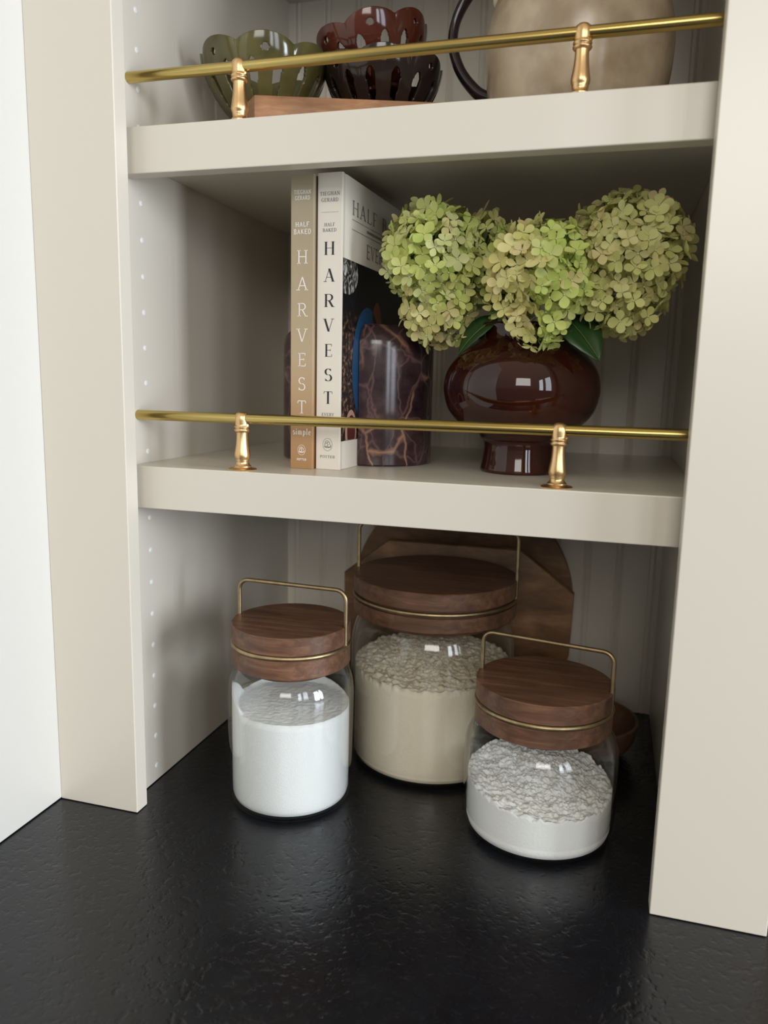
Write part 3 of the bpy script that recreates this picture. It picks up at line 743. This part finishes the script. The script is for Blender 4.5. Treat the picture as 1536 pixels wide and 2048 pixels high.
bookend((0.1211 + 0.104 * math.sin(math.radians(2)) - 0.0006, 0.0755 + 0.120), math.radians(-2), -1, 'dark marble bookend mostly hidden behind the tan cookbook at left')

# ================================================================== VASE
t = thing('vase', 'glossy oxblood footed vase with round belly holding hydrangeas', 'vase', (0.3227, 0.1456, Z1T + 0.0002))
body = spline([(0.0333, 0.0000), (0.0345, 0.0022), (0.0340, 0.006), (0.0328, 0.0132), (0.0318, 0.0230), (0.0325, 0.0285), (0.0350, 0.0310), (0.0362, 0.0335), (0.0368, 0.0350), (0.0385, 0.0368), (0.0480, 0.0398), (0.0585, 0.0465),
               (0.0668, 0.0570), (0.0707, 0.0700), (0.0712, 0.0800), (0.0690, 0.0905), (0.0640, 0.1000), (0.0560, 0.1090), (0.0480, 0.1155), (0.0435, 0.1195), (0.0415, 0.1235), (0.0410, 0.1265), (0.0420, 0.1300), (0.0425, 0.1325), (0.0415, 0.1345)], 5)
inn = spline([(0.0395, 0.1345), (0.0378, 0.1320), (0.0372, 0.1260), (0.0395, 0.1190), (0.0530, 0.1060), (0.0660, 0.0850), (0.0660, 0.0700), (0.0540, 0.0500), (0.0300, 0.0430), (0.001, 0.0420)], 5)
bm = new(); lathe(bm, [(0, 0)] + [(p[0], p[1]) for p in body] + [(p[0], p[1]) for p in inn] + [(0, 0.042)], 128)
obj('vase_body', bm, M['vase'], t, sharp=80)

# ================================================================== HYDRANGEAS
GREEN = [srgb(208, 218, 120), srgb(200, 212, 120), srgb(216, 222, 140), srgb(190, 204, 106), srgb(210, 216, 150)]
YEL = [srgb(236, 226, 158), srgb(230, 214, 138), srgb(238, 220, 168)]
PINK = [srgb(222, 186, 150), srgb(216, 172, 140)]
def lerp(a, b, t): return tuple(x + (y - x) * t for x, y in zip(a, b))
def petal(bm, lay, base, nrm, dr, L, Wd, col, cup):
    side = nrm.cross(dr).normalized()
    rows = [(0.0, 0.10, 0), (0.20, 0.56, 0.0), (0.42, 0.94, 0), (0.62, 1.0, 0.05), (0.82, 0.76, 0.10), (0.95, 0.40, 0.08), (1.0, 0.06, 0.06)]
    grid = []
    for u, w, _ in rows:
        lift = cup * L * (u ** 1.6) * 0.5
        c = base + dr * (u * L) + nrm * lift
        hw_ = Wd * w / 2
        grid.append([bm.verts.new(c - side * hw_ + nrm * hw_ * 0.28), bm.verts.new(c), bm.verts.new(c + side * hw_ + nrm * hw_ * 0.28)])
    for a, b in zip(grid, grid[1:]):
        for k in range(2):
            f = bm.faces.new((a[k], a[k + 1], b[k + 1], b[k])); f.smooth = True
            for lp in f.loops: lp[lay] = (*col, 1)
def hydrangea(label, lobes, base, mix, seed, n_out, leaves=()):
    """lobes: (centre, radii) ellipsoids in world space, base: where the stem leaves the vase"""
    rnd = random.Random(seed)
    t = thing('hydrangea', label, 'flower', base, 0, 'hydrangea stems in the vase')
    B = Vector(base)
    bm = new(); lay = bm.loops.layers.float_color.new('tint')
    pts = []
    for li, (c, r, cnt) in enumerate(lobes):
        c = Vector(c); tries = 0; got = 0
        while got < cnt and tries < 20000:
            tries += 1
            d = Vector((rnd.gauss(0, 1), rnd.gauss(0, 1), rnd.gauss(0, 1))).normalized()
            if d.y > 0.45: continue
            s = rnd.choice((1.0, 1.0, 0.96, 0.88, 0.78)) + rnd.uniform(-0.09, 0.09)
            p = c + Vector((d.x * r[0], d.y * r[1], d.z * r[2])) * s
            if any((p - q[0]).length < 0.0092 for q in pts): continue
            inside = False
            for lj, (c2, r2, _) in enumerate(lobes):
                if lj != li:
                    q = p - Vector(c2)
                    if (q.x / r2[0]) ** 2 + (q.y / r2[1]) ** 2 + (q.z / r2[2]) ** 2 < 0.75: inside = True
            if inside: continue
            nrm = Vector((d.x / r[0], d.y / r[1], d.z / r[2])).normalized()
            pts.append((p, nrm, c, s)); got += 1
    for p, nrm, c, s in pts:
        nn = (nrm + Vector((rnd.uniform(-.95, .95), rnd.uniform(-.9, .6), rnd.uniform(-.8, .85)))).normalized()
        ax = nn.orthogonal().normalized(); q = rnd.uniform(0, PI / 2)
        ax = Matrix.Rotation(q, 3, nn) @ ax
        m_ = mix(p, rnd)
        L0 = rnd.uniform(0.0076, 0.0112)
        for k in range(4):
            dr = (Matrix.Rotation(PI / 2 * k + rnd.uniform(-.12, .12), 3, nn) @ ax)
            L = L0 * (1.0 if k % 2 else 0.90) * rnd.uniform(.9, 1.08)
            colr = lerp(m_, rnd.choice(YEL), rnd.uniform(0, .25))
            petal(bm, lay, p - B + dr * 0.0006, nn, (dr + nn * rnd.uniform(-.05, .25)).normalized(), L, L * rnd.uniform(.74, .92), colr, rnd.uniform(-.2, .5))
        # bead at the centre
        r_ = bmesh.ops.create_icosphere(bm, subdivisions=1, radius=0.0009)
        for v in r_['verts']:
            v.co = v.co + p - B + nn * 0.0006
            for f in v.link_faces:
                for lp in f.loops: lp[lay] = (0.72, 0.74, 0.45, 1)
    o_ = obj('flower_head', bm, M['petal'], t, sharp=180)
    # pedicels
    bm = new()
    for p, nrm, c, s in pts:
        core = c + (p - c) * 0.35; mid = (p + core) / 2 + Vector((rnd.uniform(-.003, .003), rnd.uniform(-.003, .003), rnd.uniform(-.004, .001)))
        tube(bm, [core - B, mid - B, p - B], 0.0005, 4)
    c0 = Vector(lobes[0][0])
    foot = Vector((0.3227 + (B.x - 0.3227) * 0.3, 0.1456 + (B.y - 0.1456) * 0.3, Z1T + 0.050))
    sp_ = spline([foot - B, Vector((0, 0, 0)), (c0 - B) * 0.5 + Vector((0, 0, 0.006)), c0 - B], 6)
    tube(bm, sp_, 0.0022, 8)
    obj('stem', bm, M['stem'], t, sharp=60)
    for (root, tip, width, droop, nrm) in leaves:
        bm = new(); root = Vector(root) - B; tip = Vector(tip) - B; nv = Vector(nrm).normalized()
        dr = tip - root; side = dr.cross(nv).normalized(); n = 12; rows = []
        for k in range(n + 1):
            u = k / n; w = width / 2 * (math.sin(PI * u ** 0.75) ** 0.85 if 0 < u < 1 else 0.02)
            c = root + dr * u + nv * droop * math.sin(PI * u)
            ser = 1 + 0.04 * (k % 2)
            rows.append([bm.verts.new(c + side * w * ser * s_ + nv * abs(s_) * w * 0.25 - nv * 0.0004 * (1 if abs(s_) < .1 else 0)) for s_ in (-1, -.5, 0, .5, 1)])
        for a, b in zip(rows, rows[1:]):
            for k in range(4): bm.faces.new((a[k], a[k + 1], b[k + 1], b[k]))
        lf = obj('leaf', bm, M['leaf'], t, sharp=180)
        sol = lf.modifiers.new('thickness', 'SOLIDIFY'); sol.thickness = 0.0005
        bm = new(); tube(bm, [root + dr * (k / 8) + nv * (droop * math.sin(PI * k / 8) + 0.0006) for k in range(9)], 0.0006, 6, rfun=lambda u: 0.0008 * (1 - .7 * u))
        obj('midrib', bm, M['stem'], lf)
zr = Z1T + 0.134
def mixL(p, r):
    c = r.choice(GREEN)
    if p.z < 0.475: c = lerp(c, r.choice(PINK), r.uniform(0, .55))
    elif r.random() < .08: c = lerp(c, r.choice(PINK), .5)
    return c
def mixM(p, r):
    c = r.choice(GREEN)
    if p.x < 0.338: c = lerp(c, r.choice(YEL), r.uniform(.3, .9))
    else: c = lerp(c, srgb(198, 218, 108), .55)
    if r.random() < .10: c = lerp(c, r.choice(PINK), .45)
    return c
def mixR(p, r):
    c = lerp(r.choice(GREEN), srgb(222, 214, 150), r.uniform(.4, .9))
    if r.random() < .07: c = lerp(c, r.choice(PINK), .4)
    return c
hydrangea('lime green hydrangea bloom at left of the vase, beside the cream cookbook',
          [((0.2420, 0.118, 0.5190), (0.0395, 0.038, 0.0420), 175), ((0.2470, 0.122, 0.4780), (0.0310, 0.032, 0.036), 62), ((0.2840, 0.138, 0.5180), (0.027, 0.026, 0.038), 62)],
          (0.3090, 0.138, zr), mixL, 11, 150,
          leaves=(((0.303, 0.120, 0.466), (0.268, 0.118, 0.432), 0.026, 0.004, (-.4, -.6, .5)), ((0.312, 0.125, 0.470), (0.272, 0.150, 0.478), 0.03, 0.006, (0, -.5, .9))))
hydrangea('yellow-green hydrangea bloom in the middle, drooping over the vase rim',
          [((0.3420, 0.098, 0.5010), (0.0380, 0.036, 0.0390), 175), ((0.3400, 0.098, 0.4640), (0.022, 0.022, 0.028), 34), ((0.318, 0.108, 0.494), (0.022, 0.022, 0.034), 22)],
          (0.3270, 0.130, zr), mixM, 12, 150,
          leaves=(((0.322, 0.118, 0.468), (0.298, 0.092, 0.4655), 0.024, 0.003, (0, -.2, .9)),))
hydrangea('pale straw-green hydrangea bloom at right of the vase, highest of the three',
          [((0.4120, 0.120, 0.5210), (0.0430, 0.038, 0.0420), 180), ((0.4070, 0.118, 0.4860), (0.033, 0.032, 0.032), 66), ((0.3780, 0.134, 0.5190), (0.026, 0.026, 0.036), 44)],
          (0.3370, 0.142, zr), mixR, 13, 150,
          leaves=(((0.356, 0.122, 0.470), (0.3920, 0.098, 0.428), 0.034, 0.004, (.35, -.85, .35)), ((0.36, 0.135, 0.468), (0.395, 0.150, 0.478), 0.028, 0.004, (0, -.6, .8))))

# ================================================================== TOP SHELF
c20, s20 = math.cos(math.radians(19)), math.sin(math.radians(19))
Ax, Ay = 0.087, 0.079
def off(p, u, v): return (p[0] + u * c20 - v * s20, p[1] + u * s20 + v * c20)
p0 = (Ax, Ay); p1 = off(p0, 0.168, 0); p2 = off(p1, 0, 0.19); p4 = (Ax - 0.0483, Ay + 0.0504); p5 = off(p4, 0, 0.115)
p3 = off(p5, 0.06, 0.035)
bm = new(); prism(bm, [p0, p1, p2, p3, p5, p4], 0, 0.035, 0.0012)
tag(obj('wooden_riser', bm, M['slab'], None, (0, 0, Z2T + 0.0003), smooth=False), 'thick light orange wooden board under the pierced bowls on the upper shelf', 'wooden board')
ZS = Z2T + 0.0356

def pierced_bowl(name, loc, R, H, m, label, phase, tilt=(0, 0, 0), lobes=7, base=0.030):
    t = thing(name, label, 'bowl', loc, 0, 'pierced ceramic bowls with scalloped rims'); t.rotation_euler = tilt
    bm = new(); nu, nv = 300, 70
    def prof(v):  # v 0..1 along wall
        r = base + (R - base) * (1 - (1 - v) ** 1.9) * 0.97 + 0.03 * R * v
        return r
    V = []
    for j in range(nv + 1):
        v = j / nv; row = []
        for i in range(nu):
            a0 = 2 * PI * i / nu; a = a0 + phase
            lob = abs(math.sin(lobes * a0 / 2)) ** 0.7     # 0 at the crease, 1 mid-lobe
            r = prof(v) * (1 + 0.05 * v * (lob - 0.4)); z = 0.004 + (H - 0.004) * v * (1 + 0.13 * (lob - 0.6) * v)
            row.append(bm.verts.new((r * math.cos(a), r * math.sin(a), z)))
        V.append(row)
    def cut(i, j):
        v = (j + .5) / nv; a = 2 * PI * (i + .5) / nu; ph = (a / (2 * PI) * lobes) % 1.0   # 0 and 1 = crease, .5 = mid-lobe
        x = (ph - .5) * 2 * PI / lobes * prof(v)      # metres from mid-lobe
        z = v * H
        if math.hypot(x, z - 0.80 * H) < 0.0027: return True
        for x0_ in (-0.0138, 0.0138):
            top_, bot_ = 0.68 * H, 0.12 * H
            if bot_ < z < top_:
                hw_ = 0.0046 * min(1, (top_ - z) / (0.13 * H)) ** 0.5 * min(1, (z - bot_) / (0.45 * H)) ** 0.4
                if abs(x - x0_ * prof(v) / R * (0.9 + 0.1 * v)) < hw_ * (0.45 + 0.55 * prof(v) / R): return True
        return False
    for j in range(nv):
        for i in range(nu):
            if not cut(i, j):
                i2 = (i + 1) % nu; bm.faces.new((V[j][i], V[j][i2], V[j + 1][i2], V[j + 1][i]))
    c = bm.verts.new((0, 0, 0.004))
    for i in range(nu): bm.faces.new((c, V[0][(i + 1) % nu], V[0][i]))
    for v in [v for v in bm.verts if not v.link_faces]: bm.verts.remove(v)
    edge = [v for v in bm.verts if v.is_boundary]
    for _ in range(3): bmesh.ops.smooth_vert(bm, verts=edge, factor=0.5, use_axis_x=True, use_axis_y=True, use_axis_z=True)
    bmesh.ops.recalc_face_normals(bm, faces=bm.faces)
    o = obj('bowl_wall', bm, m, t, sharp=180)
    sol = o.modifiers.new('wall', 'SOLIDIFY'); sol.thickness = 0.0036; sol.offset = -1
    bm = new(); lathe(bm, [(0, 0), (base - 0.001, 0), (base, 0.001), (base, 0.0035), (base - .003, 0.004), (0, 0.004)], 64)
    obj('foot', bm, m, t)
pierced_bowl('pierced_bowl', (0.0550, 0.1700, ZS), 0.0605, 0.0633, M['green_glaze'], 'olive green pierced scalloped bowl, leftmost on the wooden board', math.radians(-90.7))
pierced_bowl('pierced_bowl', (0.1675, 0.2000, ZS), 0.0565, 0.0562, M['dark_glaze'], 'dark brown pierced scalloped bowl, lower of the nested pair', math.radians(-99))
pierced_bowl('pierced_bowl', (0.1640, 0.2040, ZS + 0.0330), 0.0545, 0.0560, M['red_glaze'], 'red-brown pierced scalloped bowl sitting tilted inside the dark one', math.radians(-101), (math.radians(3), math.radians(-11), 0), base=0.026)

t = thing('stoneware_jug', 'large mottled cream jug with dark glazed handle, right end of upper shelf', 'jug', (0.3530, 0.2000, Z2T + 0.0003))
jb = spline([(0.0560, 0), (0.0640, 0.003), (0.0740, 0.024), (0.0815, 0.060), (0.0838, 0.090), (0.0820, 0.110), (0.0750, 0.134), (0.0620, 0.155), (0.0480, 0.168), (0.0420, 0.180), (0.0430, 0.196), (0.0480, 0.208)], 6)
ji = spline([(0.0440, 0.208), (0.0390, 0.196), (0.0380, 0.180), (0.0440, 0.166), (0.0700, 0.130), (0.0780, 0.090), (0.0680, 0.024), (0.001, 0.008)], 6)
def spout(a, i, r, z):
    d = abs(((a + PI) % (2 * PI)) - PI)
    return (r + max(0, (z - 0.185) / 0.023) * 0.022 * math.exp(-(d / 0.35) ** 2), z + max(0, (z - 0.185) / 0.023) * 0.006 * math.exp(-(d / 0.35) ** 2))
bm = new(); lathe(bm, [(0, 0)] + [(p[0], p[1]) for p in jb] + [(p[0], p[1]) for p in ji] + [(0, 0.008)], 128, spout)
obj('jug_body', bm, M['jug'], t, sharp=80)
hp = spline([(-0.078, 0, 0.0560), (-0.092, 0, 0.0640), (-0.1080, 0, 0.0830), (-0.1165, 0, 0.1060), (-0.1150, 0, 0.1270), (-0.1050, 0, 0.1470), (-0.0860, 0, 0.1680), (-0.0600, 0, 0.1840), (-0.0405, 0, 0.1880)], 8)
bm = new(); tube(bm, hp, 0.006, 20, rfun=lambda u: 0.0048 + 0.0035 * abs(u - .5) * 1.2, flat=(1.5, 0.9))
obj('handle', bm, M['jug_dark'], t, sharp=80)['label'] = 'dark plum glazed loop handle'
bm = new()
lathe(bm, [(p[0], p[1]) for p in spline([(0, -0.012), (0.003, -0.008), (0.0055, 0), (0.0055, 0.010), (0.003, 0.018), (0, 0.020)], 5)], 24)
obj('lug', bm, M['jug'], t, (-0.0725, -0.012, 0.1420), (0, math.radians(20), 0))
